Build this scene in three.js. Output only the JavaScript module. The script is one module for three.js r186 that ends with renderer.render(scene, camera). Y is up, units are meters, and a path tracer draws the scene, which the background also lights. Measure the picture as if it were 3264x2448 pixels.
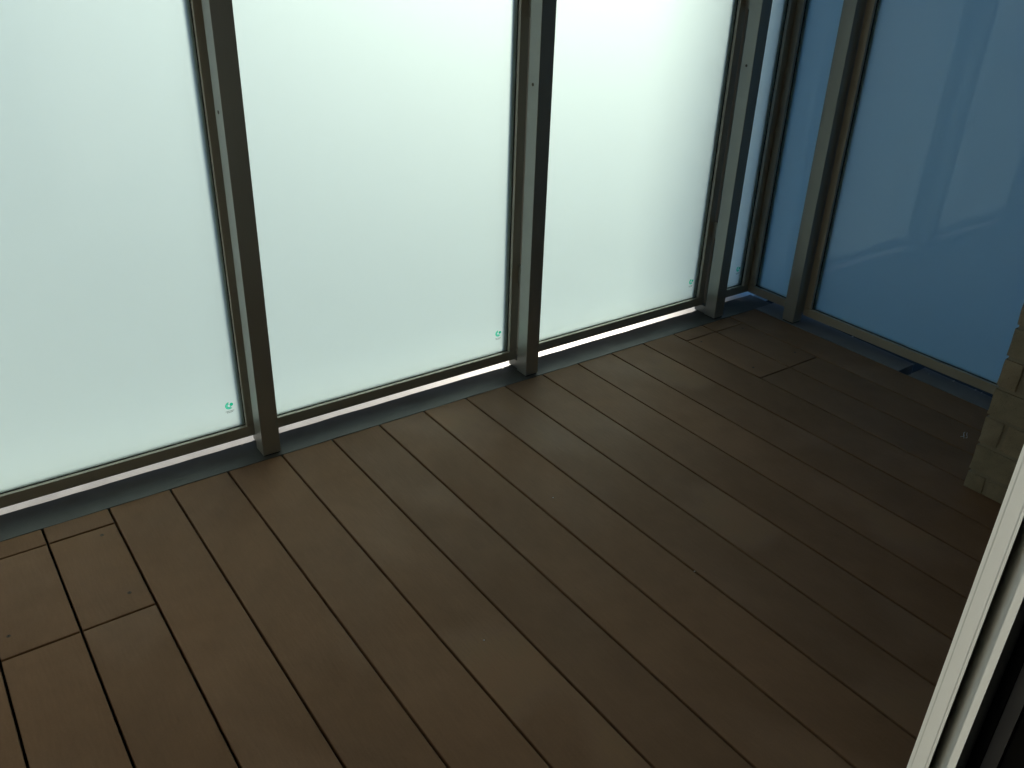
import * as THREE from 'three';
import { RoundedBoxGeometry } from 'three/addons/geometries/RoundedBoxGeometry.js';
import { mergeGeometries } from 'three/addons/utils/BufferGeometryUtils.js';
import { ImprovedNoise } from 'three/addons/math/ImprovedNoise.js';

// ---------------------------------------------------------------- camera
const scene = new THREE.Scene();
const camera = new THREE.PerspectiveCamera(47.45, 4 / 3, 0.02, 400);
camera.position.set(-0.0975, 1.3192, 1.9881);
camera.rotation.order = 'YXZ';
camera.rotation.set(-0.4899, -0.6383, 0.0365);
scene.add(camera);

// ---------------------------------------------------------------- light
const SUN_AZ = THREE.MathUtils.degToRad(41), SUN_EL = THREE.MathUtils.degToRad(21);
const sunDir = new THREE.Vector3(Math.sin(SUN_AZ) * Math.cos(SUN_EL), Math.sin(SUN_EL), -Math.cos(SUN_AZ) * Math.cos(SUN_EL));
const sun = new THREE.DirectionalLight(new THREE.Color().setRGB(1.0, 0.93, 0.80), 5);
sun.position.copy(sunDir).multiplyScalar(40);
sun.target.position.set(0, 0, 0);
sun.castShadow = true;
sun.shadow.radius = 2.2;
sun.shadow.mapSize.set(2048, 2048);
Object.assign(sun.shadow.camera, { left: -25, right: 25, top: 25, bottom: -25, near: 1, far: 120 });
scene.add(sun, sun.target);
{
  // clear blue sky, paler towards the horizon and round the sun
  const W = 512, H = 256, d = new Float32Array(W * H * 4);
  for (let r = 0; r < H; r++) for (let c = 0; c < W; c++) {
    const el = ((r + 0.5) / H - 0.5) * Math.PI, az = ((c + 0.5) / W - 0.5) * 2 * Math.PI;
    const x = Math.cos(az) * Math.cos(el), y = Math.sin(el), z = Math.sin(az) * Math.cos(el);
    const cs = x * sunDir.x + y * sunDir.y + z * sunDir.z;
    const h = Math.pow(1 - Math.max(0, y), 3.0);
    const glow = 0.34 * Math.pow(Math.max(0, cs), 18) + 0.10 * Math.pow(Math.max(0, cs), 3);
    const k = [0.032 + 0.145 * h + glow, 0.175 + 0.25 * h + glow * 0.97, 0.45 + 0.27 * h + glow * 0.88];
    for (let j = 0; j < 3; j++) d[(r * W + c) * 4 + j] = y < 0 ? [0.10, 0.115, 0.13][j] : k[j];
    d[(r * W + c) * 4 + 3] = 1;
  }
  const t = new THREE.DataTexture(d, W, H, THREE.RGBAFormat, THREE.FloatType);
  t.mapping = THREE.EquirectangularReflectionMapping; t.magFilter = THREE.LinearFilter; t.minFilter = THREE.LinearFilter; t.needsUpdate = true;
  scene.background = t; scene.environment = t;
}
const renderer = new THREE.WebGLRenderer({ antialias: true });
renderer.setSize(1024, 768);
renderer.toneMapping = THREE.LinearToneMapping;
renderer.toneMappingExposure = 0.79;
renderer.shadowMap.enabled = true;

// ---------------------------------------------------------------- helpers
let seed = 7;
const rnd = () => ((seed = (seed * 1664525 + 1013904223) >>> 0) / 4294967296);
const noise = new ImprovedNoise();
const fbm = (x, y, z, o = 4) => { let s = 0, a = 0.5, f = 1; for (let i = 0; i < o; i++, a *= 0.5, f *= 2) s += a * noise.noise(x * f, y * f, z * f); return s; };
const used = {};
function numbered(n) { const k = (used[n] = (used[n] ?? -1) + 1); return k ? n + '_' + String(k).padStart(3, '0') : n; }
const rgb = (r, g, b) => new THREE.Color().setRGB(r, g, b);

function metreUV(g, ou = 0, ov = 0, along = 'z') {        // uv in metres, grain along the given axis
  const p = g.attributes.position, n = g.attributes.normal, uv = new Float32Array(p.count * 2);
  for (let i = 0; i < p.count; i++) {
    const ax = Math.abs(n.getX(i)), ay = Math.abs(n.getY(i)), az = Math.abs(n.getZ(i)), x = p.getX(i), y = p.getY(i), z = p.getZ(i);
    let a, b;
    if (ay >= ax && ay >= az) { a = x; b = z; } else if (ax >= az) { a = y; b = z; } else { a = x; b = y; }
    if (along === 'y' && ay < Math.max(ax, az)) { a = ax >= az ? z : x; b = y; }
    uv[2 * i] = a + ou; uv[2 * i + 1] = b + ov;
  }
  g.setAttribute('uv', new THREE.BufferAttribute(uv, 2));
  return g;
}
function box(x0, x1, y0, y1, z0, z1, r = 0.0008, seg = 1) {
  const w = x1 - x0, h = y1 - y0, d = z1 - z0;
  const g = r > 0 ? new RoundedBoxGeometry(w, h, d, seg, Math.min(r, w / 2.1, h / 2.1, d / 2.1)) : new THREE.BoxGeometry(w, h, d);
  g.translate((x0 + x1) / 2, (y0 + y1) / 2, (z0 + z1) / 2);
  return metreUV(g);
}
function obj(name, geos, mat, parent) {
  const list = (Array.isArray(geos) ? geos : [geos]).map((g) => (g.index ? g.toNonIndexed() : g));
  const g = list.length > 1 ? mergeGeometries(list) : list[0];
  const m = new THREE.Mesh(g, mat);
  m.castShadow = m.receiveShadow = true;
  m.name = parent ? name : numbered(name);
  (parent ?? scene).add(m);
  return m;
}
function tag(o, label, category, group) { o.userData.label = label; if (category) o.userData.category = category; if (group) o.userData.group = group; return o; }
function thing(name, label, category, pos = [0, 0, 0], group) {
  const o = new THREE.Group(); o.name = numbered(name); o.position.set(...pos); scene.add(o);
  return tag(o, label, category, group);
}
const structure = (o) => { o.userData.kind = 'structure'; return o; };
function dataTex(W, H, fn, srgb = false, repeatMetres = 1) {
  const d = new Uint8Array(W * H * 4);
  for (let y = 0; y < H; y++) for (let x = 0; x < W; x++) { const c = fn(x / W, y / H); for (let j = 0; j < 3; j++) d[(y * W + x) * 4 + j] = Math.max(0, Math.min(255, Math.round(c[j] * 255))); d[(y * W + x) * 4 + 3] = 255; }
  const t = new THREE.DataTexture(d, W, H, THREE.RGBAFormat);
  t.wrapS = t.wrapT = THREE.RepeatWrapping; t.magFilter = THREE.LinearFilter; t.minFilter = THREE.LinearMipmapLinearFilter; t.generateMipmaps = true;
  if (srgb) t.colorSpace = THREE.SRGBColorSpace;
  t.repeat.set(1 / repeatMetres, 1 / repeatMetres); t.needsUpdate = true;
  return t;
}
// noise that wraps round a unit square
const wrapNoise = (u, v, f, zz, o = 4) => { const a = u * Math.PI * 2, b = v * Math.PI * 2, R = f / (2 * Math.PI); return fbm(Math.cos(a) * R + 11 + zz, Math.sin(a) * R + Math.cos(b) * R * 0.73 + 5, Math.sin(b) * R + zz * 1.7, o); };

// ---------------------------------------------------------------- materials
const grain = dataTex(1024, 1024, (u, v) => {
  const big = wrapNoise(u, v, 5, 1, 4), mid = wrapNoise(u, v, 26, 4, 3);
  const fine = noise.noise(u * 340, v * 26, 3) * 0.5 + noise.noise(u * 760, v * 70, 9) * 0.5;
  const speck = noise.noise(u * 500, v * 500, 21);
  const k = 0.80 + 0.20 * big + 0.10 * mid + 0.075 * fine + 0.05 * speck;
  const dust = Math.max(0, wrapNoise(u, v, 3.4, 8, 3) - 0.14) * 1.3;
  return [k + dust * 0.55, k + dust * 0.75, k + dust * 1.1];
}, false, 1.7);
const grainBump = dataTex(1024, 1024, (u, v) => {
  const k = 0.5 + 0.22 * noise.noise(u * 340, v * 26, 3) + 0.18 * noise.noise(u * 760, v * 70, 9) + 0.2 * noise.noise(u * 500, v * 500, 21);
  return [k, k, k];
}, false, 1.7);
const boardRough = dataTex(512, 512, (u, v) => { const k = 0.62 + 0.22 * wrapNoise(u, v, 6, 14, 4) + 0.06 * noise.noise(u * 200, v * 200, 2); return [k, k, k]; }, false, 1.3);
const boardMats = [[0.274, 0.162, 0.094], [0.256, 0.154, 0.092], [0.284, 0.167, 0.097], [0.264, 0.156, 0.091]].map((c, i) => new THREE.MeshPhysicalMaterial({ name: 'composite_board_' + i, color: rgb(...c), map: grain, bumpMap: grainBump, bumpScale: 0.0006, roughness: 1, roughnessMap: boardRough, specularIntensity: 0.2 }));
const metalBump = dataTex(256, 256, (u, v) => { const k = 0.5 + 0.3 * noise.noise(u * 90, v * 90, 4) + 0.2 * noise.noise(u * 200, v * 200, 6); return [k, k, k]; }, false, 0.16);
const metalRough = dataTex(256, 256, (u, v) => { const k = 0.75 + 0.28 * wrapNoise(u, v, 8, 6, 3); return [k, k, k]; }, false, 0.7);
const paintMetal = new THREE.MeshPhysicalMaterial({ name: 'bronze_powder_coat', color: rgb(0.285, 0.288, 0.258), roughness: 0.5, roughnessMap: metalRough, bumpMap: metalBump, bumpScale: 0.00006, metalness: 0.45 });
const frameMetal = new THREE.MeshPhysicalMaterial({ name: 'brown_anodised', color: rgb(0.345, 0.315, 0.25), roughness: 0.55, roughnessMap: metalRough, bumpMap: metalBump, bumpScale: 0.00006, metalness: 0.2 });
const rubber = new THREE.MeshStandardMaterial({ name: 'black_gasket', color: rgb(0.012, 0.013, 0.012), roughness: 0.8 });
const screwMat = new THREE.MeshStandardMaterial({ name: 'brown_screw', color: rgb(0.085, 0.06, 0.04), roughness: 0.45, metalness: 0.5 });
const slotMat = new THREE.MeshStandardMaterial({ name: 'screw_slot', color: rgb(0.01, 0.01, 0.01), roughness: 0.9 });
const clearGlass = new THREE.MeshPhysicalMaterial({ name: 'clear_glass', color: rgb(0.965, 0.985, 0.98), roughness: 0, transmission: 1, thickness: 0, ior: 1.52 });
const frosted = new THREE.MeshPhysicalMaterial({ name: 'frosted_glass', color: rgb(0.862, 0.985, 0.95), roughness: 0.9, transmission: 1, thickness: 0.01, ior: 1.5, clearcoat: 0.85, clearcoatRoughness: 0 });
const film = new THREE.MeshPhysicalMaterial({ name: 'frosted_interlayer', color: rgb(0.96, 0.98, 0.98), roughness: 0.725, transmission: 1, thickness: 0, ior: 1.3, specularIntensity: 0 });
const concreteTex = dataTex(512, 512, (u, v) => { const k = 0.86 + 0.24 * wrapNoise(u, v, 9, 2, 4) + 0.08 * noise.noise(u * 180, v * 180, 3); return [k, k, k * 0.99]; }, false, 0.6);
const kerbMat = new THREE.MeshStandardMaterial({ name: 'grey_membrane', color: rgb(0.100, 0.105, 0.098), roughness: 0.48, map: concreteTex, bumpMap: concreteTex, bumpScale: 0.0012 });
const cappingMat = new THREE.MeshStandardMaterial({ name: 'pale_capping', color: rgb(0.88, 0.875, 0.87), roughness: 0.42, map: concreteTex, bumpMap: concreteTex, bumpScale: 0.0006 });
const sideKerbMat = kerbMat.clone(); sideKerbMat.name = 'pale_membrane'; sideKerbMat.color.setRGB(0.24, 0.245, 0.26);
const slabMat = new THREE.MeshStandardMaterial({ name: 'dark_slab', color: rgb(0.03, 0.03, 0.03), roughness: 0.95, map: concreteTex });
const plaster = new THREE.MeshStandardMaterial({ name: 'plaster', color: rgb(0.55, 0.55, 0.53), roughness: 0.9 });
const darkRender = new THREE.MeshStandardMaterial({ name: 'brown_render', color: rgb(0.11, 0.095, 0.07), roughness: 0.95 });
const soffit = new THREE.MeshStandardMaterial({ name: 'soffit', color: rgb(0.09, 0.09, 0.085), roughness: 0.9 });
const whiteRender = new THREE.MeshStandardMaterial({ name: 'white_render', color: rgb(0.68, 0.64, 0.56), roughness: 0.9 });
const whitePaint = new THREE.MeshStandardMaterial({ name: 'white_window_frame', color: rgb(0.90, 0.895, 0.82), roughness: 0.4 });
const roomPaint = new THREE.MeshStandardMaterial({ name: 'room_wall', color: rgb(0.05, 0.047, 0.045), roughness: 0.9 });
const greyTrim = new THREE.MeshStandardMaterial({ name: 'grey_inner_trim', color: rgb(0.25, 0.25, 0.25), roughness: 0.6 });
const soilMat = new THREE.MeshStandardMaterial({ name: 'ground', color: rgb(0.2, 0.2, 0.19), roughness: 1 });
const debrisMat = new THREE.MeshStandardMaterial({ name: 'pale_debris', color: rgb(0.6, 0.6, 0.62), roughness: 0.6 });

// ---------------------------------------------------------------- far setting
structure(obj('ground', metreUV(new THREE.PlaneGeometry(600, 600).rotateX(-Math.PI / 2).translate(0, -7, 0)), soilMat));
const PITCH = 0.15, DECK_R = 2.55;

// balcony slab under the deck
structure(obj('balcony_slab', box(-3.2, 2.95, -0.30, -0.045, -0.36, 1.66, 0), slabMat));
// slab of the balcony above
structure(obj('ceiling', box(-1.5, 2.95, 2.551, 2.75, -1.25, 2.05, 0.004), soffit));

// ---------------------------------------------------------------- kerb under the screens
{
  const kerb = new THREE.Group(); kerb.name = 'kerb'; scene.add(kerb); structure(kerb);
  const strip = (x0, x1, z0, z1, nx, nz, top) => {          // a slab with an uneven trowelled top
    const g = new THREE.BoxGeometry(x1 - x0, 0.05, z1 - z0, nx, 1, nz).translate((x0 + x1) / 2, 0, (z0 + z1) / 2);
    const p = g.attributes.position;
    for (let i = 0; i < p.count; i++) {
      const x = p.getX(i), z = p.getZ(i);
      p.setY(i, p.getY(i) > 0 ? top + 0.0016 * fbm(x * 7, z * 9, 2, 3) * 2 : -0.0448);
    }
    g.computeVertexNormals();
    return metreUV(g);
  };
  const front = strip(-0.698, 2.645, -0.1085, 0.0006, 220, 12, 0.0012), fp = front.attributes.position;
  for (let i = 0; i < fp.count; i++) if (fp.getZ(i) < -0.1080) fp.setZ(i, fp.getZ(i) + 0.0035 * fbm(fp.getX(i) * 9, 3, 7, 3));   // trowelled edge
  obj('front_kerb', front, kerbMat, kerb);
  obj('capping', box(-0.698, 2.90, -0.0445, -0.0035, -0.345, -0.1000, 0), cappingMat, kerb);
  const sideStrip = (g, edge) => {                          // ragged outer edge that leaves a dark slot under the rail
    const p = g.attributes.position; let m = -9;
    for (let i = 0; i < p.count; i++) m = Math.max(m, p.getX(i));
    for (let i = 0; i < p.count; i++) if (p.getX(i) > m - 1e-4) p.setX(i, edge(p.getZ(i)) + 0.003 * fbm(p.getZ(i) * 14, 2, 5, 3));
    return g;
  };
  obj('side_kerb', sideStrip(strip(DECK_R - 0.0006, 2.642, 0.0, 0.6265, 6, 50, 0.0012), (z) => (z < 0.25 ? 2.70 : 2.66 - 0.045 * (z - 0.25))), sideKerbMat, kerb);
  obj('side_kerb', sideStrip(strip(DECK_R - 0.0006, 2.636, 0.662, 1.30, 6, 50, 0.0004), (z) => 2.651 - 0.035 * (z - 0.66)), sideKerbMat, kerb);
}

// ---------------------------------------------------------------- deck
const deck = new THREE.Group(); deck.name = 'deck_floor'; scene.add(deck); structure(deck);
const GAP = 0.0052;
function board(k, z0, z1) {
  const x0 = k * PITCH + GAP / 2, x1 = (k + 1) * PITCH - GAP / 2;
  const dy = (rnd() - 0.5) * 0.0008;
  const g = new RoundedBoxGeometry(x1 - x0, 0.023, z1 - z0, 2, 0.0022).translate((x0 + x1) / 2, -0.0115 + dy, (z0 + z1) / 2);
  metreUV(g, rnd() * 5, rnd() * 5);
  return obj('board', g, boardMats[Math.floor(rnd() * 4)], deck);
}
const CUT1 = 0.0686, CUT2 = 0.4065, CG = 0.0046;
function screw(b, x, z) {
  const s = obj('screw', new THREE.CylinderGeometry(0.0042, 0.0046, 0.0012, 20).translate(x, 0.0001, z), screwMat, b);
  obj('screw', mergeGeometries([new THREE.BoxGeometry(0.0046, 0.0004, 0.0011).translate(x, 0.0008, z), new THREE.BoxGeometry(0.0011, 0.0004, 0.0046).translate(x, 0.0008, z)]), slotMat, b);
  return s;
}
for (let k = -4; k <= 16; k++) {
  const far = 0.0, near = k >= 14 ? 1.122 : 1.655;
  if ([-1, 0, 14, 15].includes(k)) {
    board(k, far, CUT1 - CG / 2);
    const h = board(k, CUT1 + CG / 2, CUT2 - CG / 2);
    const xs = k === -1 ? [-0.124] : k === 0 ? [0.111] : k === 14 ? [2.14] : [2.36];
    for (const x of xs) { screw(h, x, 0.1015); screw(h, x, 0.341); }
    board(k, CUT2 + CG / 2, near);
  } else board(k, far, near);
}
// joists that carry the boards
for (const z of [0.04, 0.24, 0.62, 1.07, 1.5]) obj('joist', box(-0.6, z > 1.1 ? 2.05 : 2.545, -0.0445, -0.0235, z - 0.03, z + 0.03, 0), slabMat, deck);

// ---------------------------------------------------------------- glass screens
const FRONT_TOP = 1.22, SIDE_TOP = 1.32;
function screen(W, hasSticker, label, stick = 0.036, TOP = FRONT_TOP) {
  // built in the XY plane: x from 0 to W, inner (deck) side towards +z with its face at z = 0
  const t = thing('glass_screen', label, 'glass screen', [0, 0, 0], undefined);
  const S = 0.0295, B = 0.0292, Bt = 0.0612;
  obj('bottom_rail', [box(0, W, B, Bt, -0.0115, 0, 0.001), box(0, W, B, Bt - 0.004, -0.0265, -0.0117, 0.0006), box(0, W, B, Bt + 0.0005, -0.033, -0.0267, 0.0008), box(0, W, B - 0.0004, 0.047, -0.0765, -0.0332, 0.001)], frameMetal, t);
  obj('top_rail', [box(0, W, TOP - 0.03, TOP, -0.033, 0, 0.001)], frameMetal, t);
  for (const s of [0, 1]) {
    const m = (a, b) => (s ? [W - b, W - a] : [a, b]);
    obj('stile', [box(...m(0, S), Bt + 0.0003, TOP - 0.0303, -0.0115, 0, 0.001), box(...m(0, S - 0.004), Bt + 0.0003, TOP - 0.0303, -0.0265, -0.0117, 0.0006), box(...m(0, S + 0.006), Bt + 0.0008, TOP - 0.0303, -0.033, -0.0267, 0.0008)], frameMetal, t);
    obj('gasket', box(...m(S - 0.0035, S + 0.0015), Bt - 0.003, TOP - 0.032, -0.0158, -0.0119, 0), rubber, t);
  }
  obj('gasket', box(S + 0.0016, W - S - 0.0016, Bt - 0.0036, Bt + 0.0012, -0.0158, -0.0119, 0), rubber, t);
  const g0 = S - 0.003, g1 = W - S + 0.003;
  const pane = obj('glass_pane', box(g0, g1, Bt - 0.003, TOP - 0.034, -0.0258, -0.0162, 0), frosted, t);
  obj('frosted_film', new THREE.PlaneGeometry(g1 - g0 - 0.002, TOP - 0.034 - Bt).translate(W / 2, (TOP - 0.034 + Bt) / 2, -0.0262), film, t);
  if (hasSticker) {
    const cx = W - S - stick, cy = 0.131, z = -0.0157;
    const place = (g) => g.translate(cx, cy, z);
    const ring = (r0, r1, a0, a1) => place(new THREE.RingGeometry(r0, r1, 24, 1, a0, a1));
    const green = stickerGreen;
    const d = Math.PI / 180;
    obj('sticker', [ring(0.0084, 0.0108, 92 * d, 220 * d), ring(0.0042, 0.0066, 95 * d, 235 * d), place(new THREE.CircleGeometry(0.0049, 20).translate(0.0064, 0.0026, 0))], green, t);
    obj('sticker', ring(0.0066, 0.0084, 96 * d, 210 * d), stickerPale, t);
    const dots = [];
    let sx = -0.011;
    for (let i = 0; i < 8; i++) { const w = 0.0014 + rnd() * 0.0012; dots.push(place(new THREE.PlaneGeometry(w, 0.0016).translate(sx + w / 2, -0.0165, 0))); sx += w + 0.0008; }
    sx = -0.008;
    for (let i = 0; i < 6; i++) { const w = 0.0014 + rnd() * 0.0012; dots.push(place(new THREE.PlaneGeometry(w, 0.0018).translate(sx + w / 2, -0.0203, 0))); sx += w + 0.0008; }
    obj('sticker_print', dots, stickerInk, t);
  }
  return t;
}
const stickerPale = new THREE.MeshPhysicalMaterial({ name: 'pale_green_print', color: rgb(0.22, 0.88, 0.66), roughness: 1, transmission: 1, thickness: 0, specularIntensity: 0.2 });
const stickerGreen = new THREE.MeshPhysicalMaterial({ name: 'green_print', color: rgb(0.008, 0.62, 0.38), roughness: 1, transmission: 0.9, thickness: 0, specularIntensity: 0.3 });
const stickerInk = new THREE.MeshStandardMaterial({ name: 'grey_print', color: rgb(0.10, 0.11, 0.11), roughness: 0.9 });

const FZ = -0.092, RX = 2.602;
const front = (x0, x1, label, st) => { const s = screen(x1 - x0, true, label, st); s.position.set(x0, 0, FZ); return s; };
front(-0.3005, 0.5735, 'wide frosted glass screen left of the leftmost dark post, green sticker low right');
front(0.5855, 1.4597, 'bright frosted glass screen between the leftmost and the middle dark posts');
front(1.4715, 2.346, 'frosted glass screen right of the middle post, fading to grey at its right');
const cornerScreen = front(2.358, RX + 0.0005, 'narrow pale blue frosted glass screen with green sticker, just left of the balcony corner', 0.030);
obj('corner_trim', box(0.2449, 0.281, 0.0292, FRONT_TOP, -0.036, -0.0006, 0.0006), frameMetal, cornerScreen);
// side screens: inner face looks to -x
const side = (z0, z1, label) => { const s = screen(z1 - z0, false, label, 0, SIDE_TOP); s.rotation.y = -Math.PI / 2; s.position.set(RX, 0, z0); return s; };
side(FZ + 0.0003, 0.167, 'narrow dark blue frosted glass screen between the balcony corner and the side post');
side(0.1785, 1.20, 'large shaded blue frosted glass screen ending behind the brick pier');

// ---------------------------------------------------------------- posts
function post(x0, x1, z0, z1, label, br) {
  const TOP = br ? FRONT_TOP : SIDE_TOP;
  const t = thing('steel_post', label, 'post', [(x0 + x1) / 2, 0, (z0 + z1) / 2], undefined);
  const w = (x1 - x0) / 2, d = (z1 - z0) / 2;
  obj('shaft', box(-w, w, 0.0055, TOP + 0.02, -d, d, 0.0012, 2), paintMetal, t);
  obj('base_shim', box(-w + 0.003, w - 0.003, -0.002, 0.0054, -d + 0.003, d - 0.003, 0), rubber, t);
  obj('cap', box(-w - 0.001, w + 0.001, TOP + 0.0202, TOP + 0.024, -d - 0.001, d + 0.001, 0.0008), paintMetal, t);
  if (br) {
    const zf = FZ - (z0 + z1) / 2;
    obj('foot_bracket', box(-w + 0.014, w + 0.002, -0.001, 0.0286, zf - 0.033, -d - 0.0003, 0.001), paintMetal, t);
    for (const y of [0.30, 1.08]) obj('fixing_bracket', box(-0.012, 0.012, y, y + 0.06, zf + 0.0003, -d - 0.0003, 0.0005), paintMetal, t);
    obj('screw', [new THREE.CylinderGeometry(0.0042, 0.0046, 0.0012, 18).rotateZ(Math.PI / 2).translate(-w - 0.0004, 0.911, -0.002)], screwMat, t);
    obj('screw', [new THREE.BoxGeometry(0.0006, 0.0018, 0.0018).translate(-w - 0.0010, 0.911, -0.002)], slotMat, t);
  }
  return t;
}
post(0.554, 0.604, -0.061, -0.011, 'dark steel post nearest the left, standing at the deck edge', true);
post(1.440, 1.489, -0.061, -0.011, 'middle dark steel post between the two widest bright glass screens', true);
post(2.326, 2.375, -0.061, -0.011, 'dark steel post just left of the balcony corner', true);
post(2.5525, 2.6005, 0.127, 0.177, 'olive and blue lit steel post on the side between the two blue glass screens', false);
post(-0.332, -0.282, -0.061, -0.011, 'dark steel post at the outer left end of the glass screens', true);

// ---------------------------------------------------------------- brick pier
{
  const pier = thing('brick_pier', 'rough tan brick pier standing on the deck at the right, behind the white window frame', 'brick pier', [2.07, 0, 1.129]);
  const brickTex = dataTex(512, 512, (u, v) => { const a = wrapNoise(u, v, 10, 3, 4), s = noise.noise(u * 150, v * 150, 8), p = Math.max(0, noise.noise(u * 90, v * 90, 30) - 0.35); const k = 0.84 + 0.3 * a + 0.12 * s - 0.9 * p; return [k, k * 0.985, k * 0.96]; }, false, 0.33);
  const mats = [[0.340, 0.288, 0.195], [0.312, 0.272, 0.187], [0.360, 0.300, 0.204], [0.325, 0.282, 0.199]].map((c, i) => new THREE.MeshStandardMaterial({ name: 'tan_brick_' + i, color: rgb(...c), roughness: 0.95, map: brickTex, bumpMap: brickTex, bumpScale: 0.004 }));
  const mortar = new THREE.MeshStandardMaterial({ name: 'mortar', color: rgb(0.285, 0.25, 0.18), roughness: 1, map: concreteTex, bumpMap: concreteTex, bumpScale: 0.002 });
  const D = 0.73, Wd = 0.46, C = 0.0838, H = 2.55;
  obj('mortar', box(0.006, Wd, 0.002, H, 0.007, D - 0.002, 0), mortar, pier);
  const brick = (x0, x1, y0, y1, z0, z1) => {
    const g = new THREE.BoxGeometry(x1 - x0, y1 - y0, z1 - z0, 3, 4, Math.max(3, Math.round((z1 - z0) / 0.03)));
    g.translate((x0 + x1) / 2, (y0 + y1) / 2, (z0 + z1) / 2);
    const p = g.attributes.position, o = rnd() * 50, cx = (x0 + x1) / 2, cy = (y0 + y1) / 2, cz = (z0 + z1) / 2;
    const lift = (rnd() - 0.5) * 0.002;
    for (let i = 0; i < p.count; i++) {
      const x = p.getX(i), y = p.getY(i), z = p.getZ(i);
      const ex = Math.abs(x - cx) > (x1 - x0) / 2 - 1e-5, ey = Math.abs(y - cy) > (y1 - y0) / 2 - 1e-5, ez = Math.abs(z - cz) > (z1 - z0) / 2 - 1e-5;
      const edges = ex + ey + ez;
      const r = 0.0034 * fbm(x * 22 + o, y * 22, z * 22 + o, 3);
      const chip = edges >= 2 ? 0.0016 + 0.0024 * Math.max(0, fbm(x * 30 + o, y * 30 + 7, z * 30, 2)) : 0;
      const sx = Math.sign(x - cx), sy = Math.sign(y - cy), sz = Math.sign(z - cz);
      p.setXYZ(i, x + (ex ? sx * (r - chip) : 0) + lift, y + (ey ? sy * (r * 0.4 - chip * 0.6) : 0), z + (ez ? sz * (r - chip) : 0));
    }
    g.computeVertexNormals();
    metreUV(g, rnd() * 3, rnd() * 3);
    obj('brick', g, mats[Math.floor(rnd() * 4)], pier);
  };
  const J = 0.009;
  for (let c = 0; c < 19; c++) {
    const y0 = c === 0 ? 0.002 : 0.0555 + (c - 1) * C + J / 2, y1 = 0.0555 + c * C - J / 2;
    let z = 0.001; let first = c % 2 === 0 ? 0.050 : 0.165;
    while (z < D - 0.02) { const e = Math.min(z + first, D); brick(0, 0.105, y0, y1, z, e); z = e + J; first = 0.221; }
    brick(0.114, 0.335, y0, y1, 0.001, 0.105); brick(0.344, 0.46, y0, y1, 0.001, 0.105);
  }
}

// ---------------------------------------------------------------- small things lying about
const FLECKS = [[1.103, 0.566], [0.672, 0.886], [1.199, 0.975]];
{
  const lint = thing('lint_scrap', 'small pale wisp of lint lying on the deck boards beside the brick pier', 'lint', [2.328, 0.001, 0.988]);
  for (const [a, b, c] of [[-0.018, -0.006, 1], [-0.012, 0.004, 2], [-0.016, 0.0, 3]]) {
    const pts = []; for (let i = 0; i < 7; i++) { const t = i / 6; pts.push(new THREE.Vector3(a + t * 0.034, 0.001 + 0.002 * Math.sin(t * 5 + c), b + 0.008 * Math.sin(t * 3.1 + c * 0.6))); }
    obj('fibre', new THREE.TubeGeometry(new THREE.CatmullRomCurve3(pts), 14, 0.0007, 5), debrisMat, lint);
  }
  for (const [x, y, z, q, label] of [
    [2.612, 0.0035, 0.70, 0.0032, 'white crumb of plaster just right of the dark notch in the side kerb'],
    [2.636, 0.003, 0.775, 0.0062, 'largest white plaster crumb under the side rail, right of the kerb notch'],
    [2.638, 0.003, 0.850, 0.0040, 'small white crumb just left of the one nearest the brick pier'],
    [2.637, 0.003, 0.872, 0.0036, 'small white crumb under the side rail, nearest the brick pier'],
    [2.651, 0.003, 0.372, 0.0052, 'lone white crumb under the side rail, left of the kerb notch']]) {
    const g = new THREE.IcosahedronGeometry(q / 2, 1), p = g.attributes.position, o = rnd() * 9;
    for (let i = 0; i < p.count; i++) { const k = 1 + 0.5 * noise.noise(p.getX(i) * 500 + o, p.getY(i) * 500, p.getZ(i) * 500); p.setXYZ(i, p.getX(i) * k * 1.5, p.getY(i) * k * 0.7, p.getZ(i) * k); }
    g.computeVertexNormals();
    const m = obj('plaster_crumb', g, debrisMat); m.position.set(x, y, z);
    tag(m, label, 'crumb', 'crumbs under the side rail');
  }
  for (const [x, z, label] of [[FLECKS[0][0], FLECKS[0][1], 'tiny white fleck on the deck well in front of the middle post'], [FLECKS[1][0], FLECKS[1][1], 'tiny white fleck on the deck nearest the viewer, at the lower centre'], [FLECKS[2][0], FLECKS[2][1], 'tiny white fleck caught in a board gap right of the deck centre']]) {
    const m = obj('white_fleck', new THREE.OctahedronGeometry(0.0016, 1).scale(1.4, 0.5, 1), debrisMat); m.position.set(x, 0.0006, z);
    tag(m, label, 'fleck', 'white flecks on the deck');
  }
}

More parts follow.
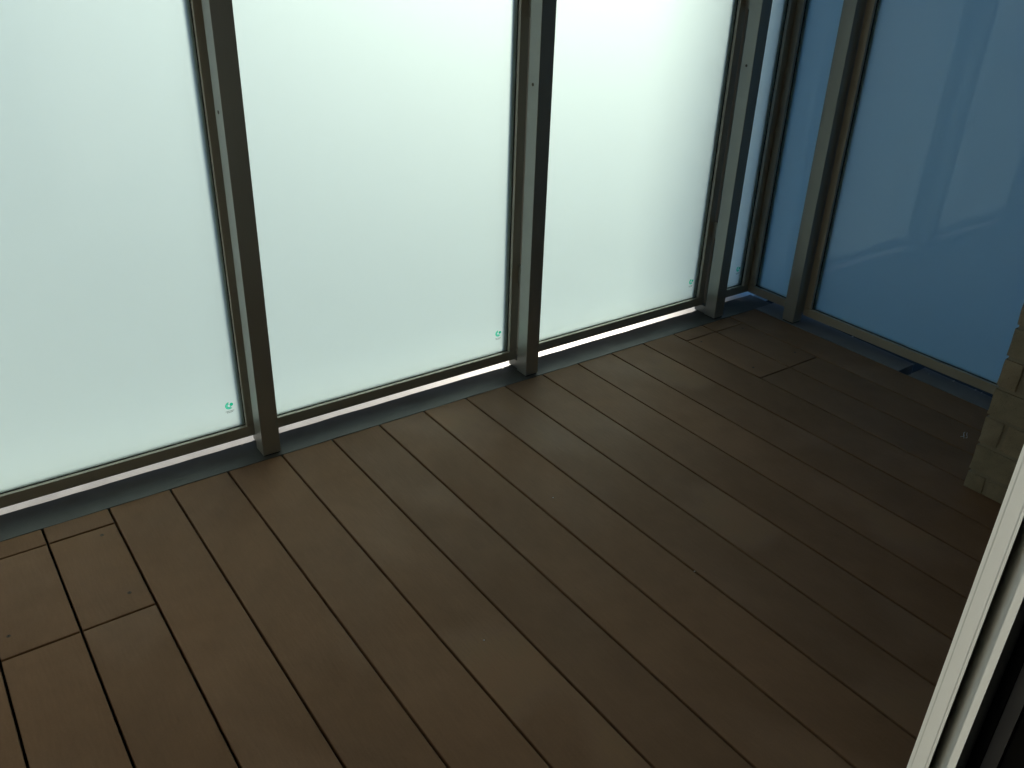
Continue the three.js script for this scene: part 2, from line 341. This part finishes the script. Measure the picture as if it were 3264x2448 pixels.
// ---------------------------------------------------------------- house wall, window and the room behind it
{
  const wall = thing('house_wall', 'house wall with the window opening at the back of the balcony', 'wall');
  obj('wall', [box(-3.2, -1.55, -0.3, 2.75, 1.665, 1.86, 0), box(1.02, 2.069, -0.3, 2.75, 1.705, 1.86, 0), box(-1.5499, 1.0198, 2.25, 2.5499, 1.665, 1.86, 0), box(-1.5499, 1.0198, -0.3, 0.02, 1.665, 1.86, 0)], darkRender, wall);
  const room = thing('room', 'dark room behind the window', 'room');
  obj('wall', [box(-3.2, -3.0, -0.3, 2.75, 1.8601, 6, 0), box(2.8, 3.0, -0.3, 2.75, 1.8601, 6, 0), box(-3.2, 3.0, -0.3, 2.75, 6.0001, 6.2, 0), box(-2.9999, 2.7999, 2.5501, 2.75, 2.0501, 5.9999, 0), box(-2.9999, 2.7999, -0.3, 0.02, 1.8601, 5.9999, 0)], roomPaint, room);
  const win = thing('sliding_window', 'white sliding window frame close to the viewer at the lower right, in front of the deck', 'window frame');
  const y0 = 0.03, y1 = 2.24;
  // right jamb, a splayed white profile seen along its length: outer lip, cove, inner lip, then black seal and grey trim
  const extrude = (pts) => {                                   // pts: x offset and distance in front of the eye line z = 1.9881
    const sh = new THREE.Shape(pts.map(([dx, dz]) => new THREE.Vector2(dx - 0.0975, dz - 1.9881)));
    const g = new THREE.ExtrudeGeometry(sh, { depth: y1 - y0, bevelEnabled: false });
    g.rotateX(-Math.PI / 2).translate(0, y0, 0);               // (x, -z) plane stood upright
    g.deleteAttribute('uv');
    return g;
  };
  const ca = 0.49, sa = 0.872, L = 0.0585 / (3.134 * ca - sa);
  const a = [0.6977, 0.2413], b = [a[0] - sa * L, a[1] - ca * L];
  const mid = (t) => [a[0] - sa * L * t, a[1] - ca * L * t];
  obj('jamb', extrude([a, mid(0.22), [mid(0.235)[0] + 0.0008, mid(0.235)[1] + 0.0012], mid(0.25), mid(0.86), [mid(0.875)[0] + 0.0008, mid(0.875)[1] + 0.0012], mid(0.89), b, [0.67, 0.2140], [1.115, 0.2140], [1.115, 0.285]]), whitePaint, win);
  const cove = [[0.66, 0.2126]]; let q = [...cove[0]], ang = 0.60;
  while (q[0] / q[1] < 3.36) { const t = Math.min(1, ang / 1.06); q = [q[0] - 0.0008 * Math.sin(1.06 * t), q[1] - 0.0008 * Math.cos(1.06 * t)]; ang += 0.058; cove.push([...q]); }
  while (q[0] / q[1] < 3.476) { q = [q[0] - 0.0008 * sa, q[1] - 0.0008 * ca]; cove.push([...q]); }
  const c = q;
  obj('jamb', extrude([...cove, [c[0] + 0.02, c[1]], [1.115, c[1]], [1.115, 0.2126]]), whitePaint, win);
  const zc = c[1] - 0.0004, gx = c[0] + 0.022, seal1 = gx / 3.812, trim1 = (gx + 0.002) / 4.112;
  obj('seal', extrude([[gx, zc], [gx, seal1], [1.1, seal1], [1.1, zc]]), rubber, win);
  obj('inner_trim', extrude([[gx + 0.002, seal1 - 0.0004], [gx + 0.002, trim1], [1.1, trim1], [1.1, seal1 - 0.0004]]), greyTrim, win);
  obj('inner_lining', extrude([[gx + 0.006, trim1 - 0.0004], [gx + 0.006, 0.129], [1.115, 0.129], [1.115, trim1 - 0.0004]]), rubber, win);
  obj('jamb', box(-1.545, -1.48, y0, y1, 1.7468, 1.80, 0.0012), whitePaint, win);
  obj('window_head', box(-1.4799, 0.55, y1 - 0.06, y1, 1.7468, 1.80, 0.0012), whitePaint, win);
  obj('sill', box(-1.4799, 0.55, y0, y0 + 0.05, 1.7468, 1.80, 0.0012), whitePaint, win);
}

// ---------------------------------------------------------------- neighbouring buildings that shade and light the balcony
{
  const t = 24, cx = 2.25 + Math.sin(SUN_AZ) * t, cz = -0.1 - Math.cos(SUN_AZ) * t;
  const b = thing('neighbour_building', 'tall neighbouring building beyond the side screens', 'building', [cx, -7, cz]);
  obj('wall', box(0, 14, 0, 26, 0, 34, 0.02), plaster, b);
  const w = thing('end_wall', 'pale rendered wall at the left end of the balcony, beside the front screens', 'wall', [-0.70, -0.3, 0]);
  obj('wall', box(-0.25, 0, 0, 2.85, -0.75, 1.664, 0.004), whiteRender, w);
}
renderer.render(scene, camera);
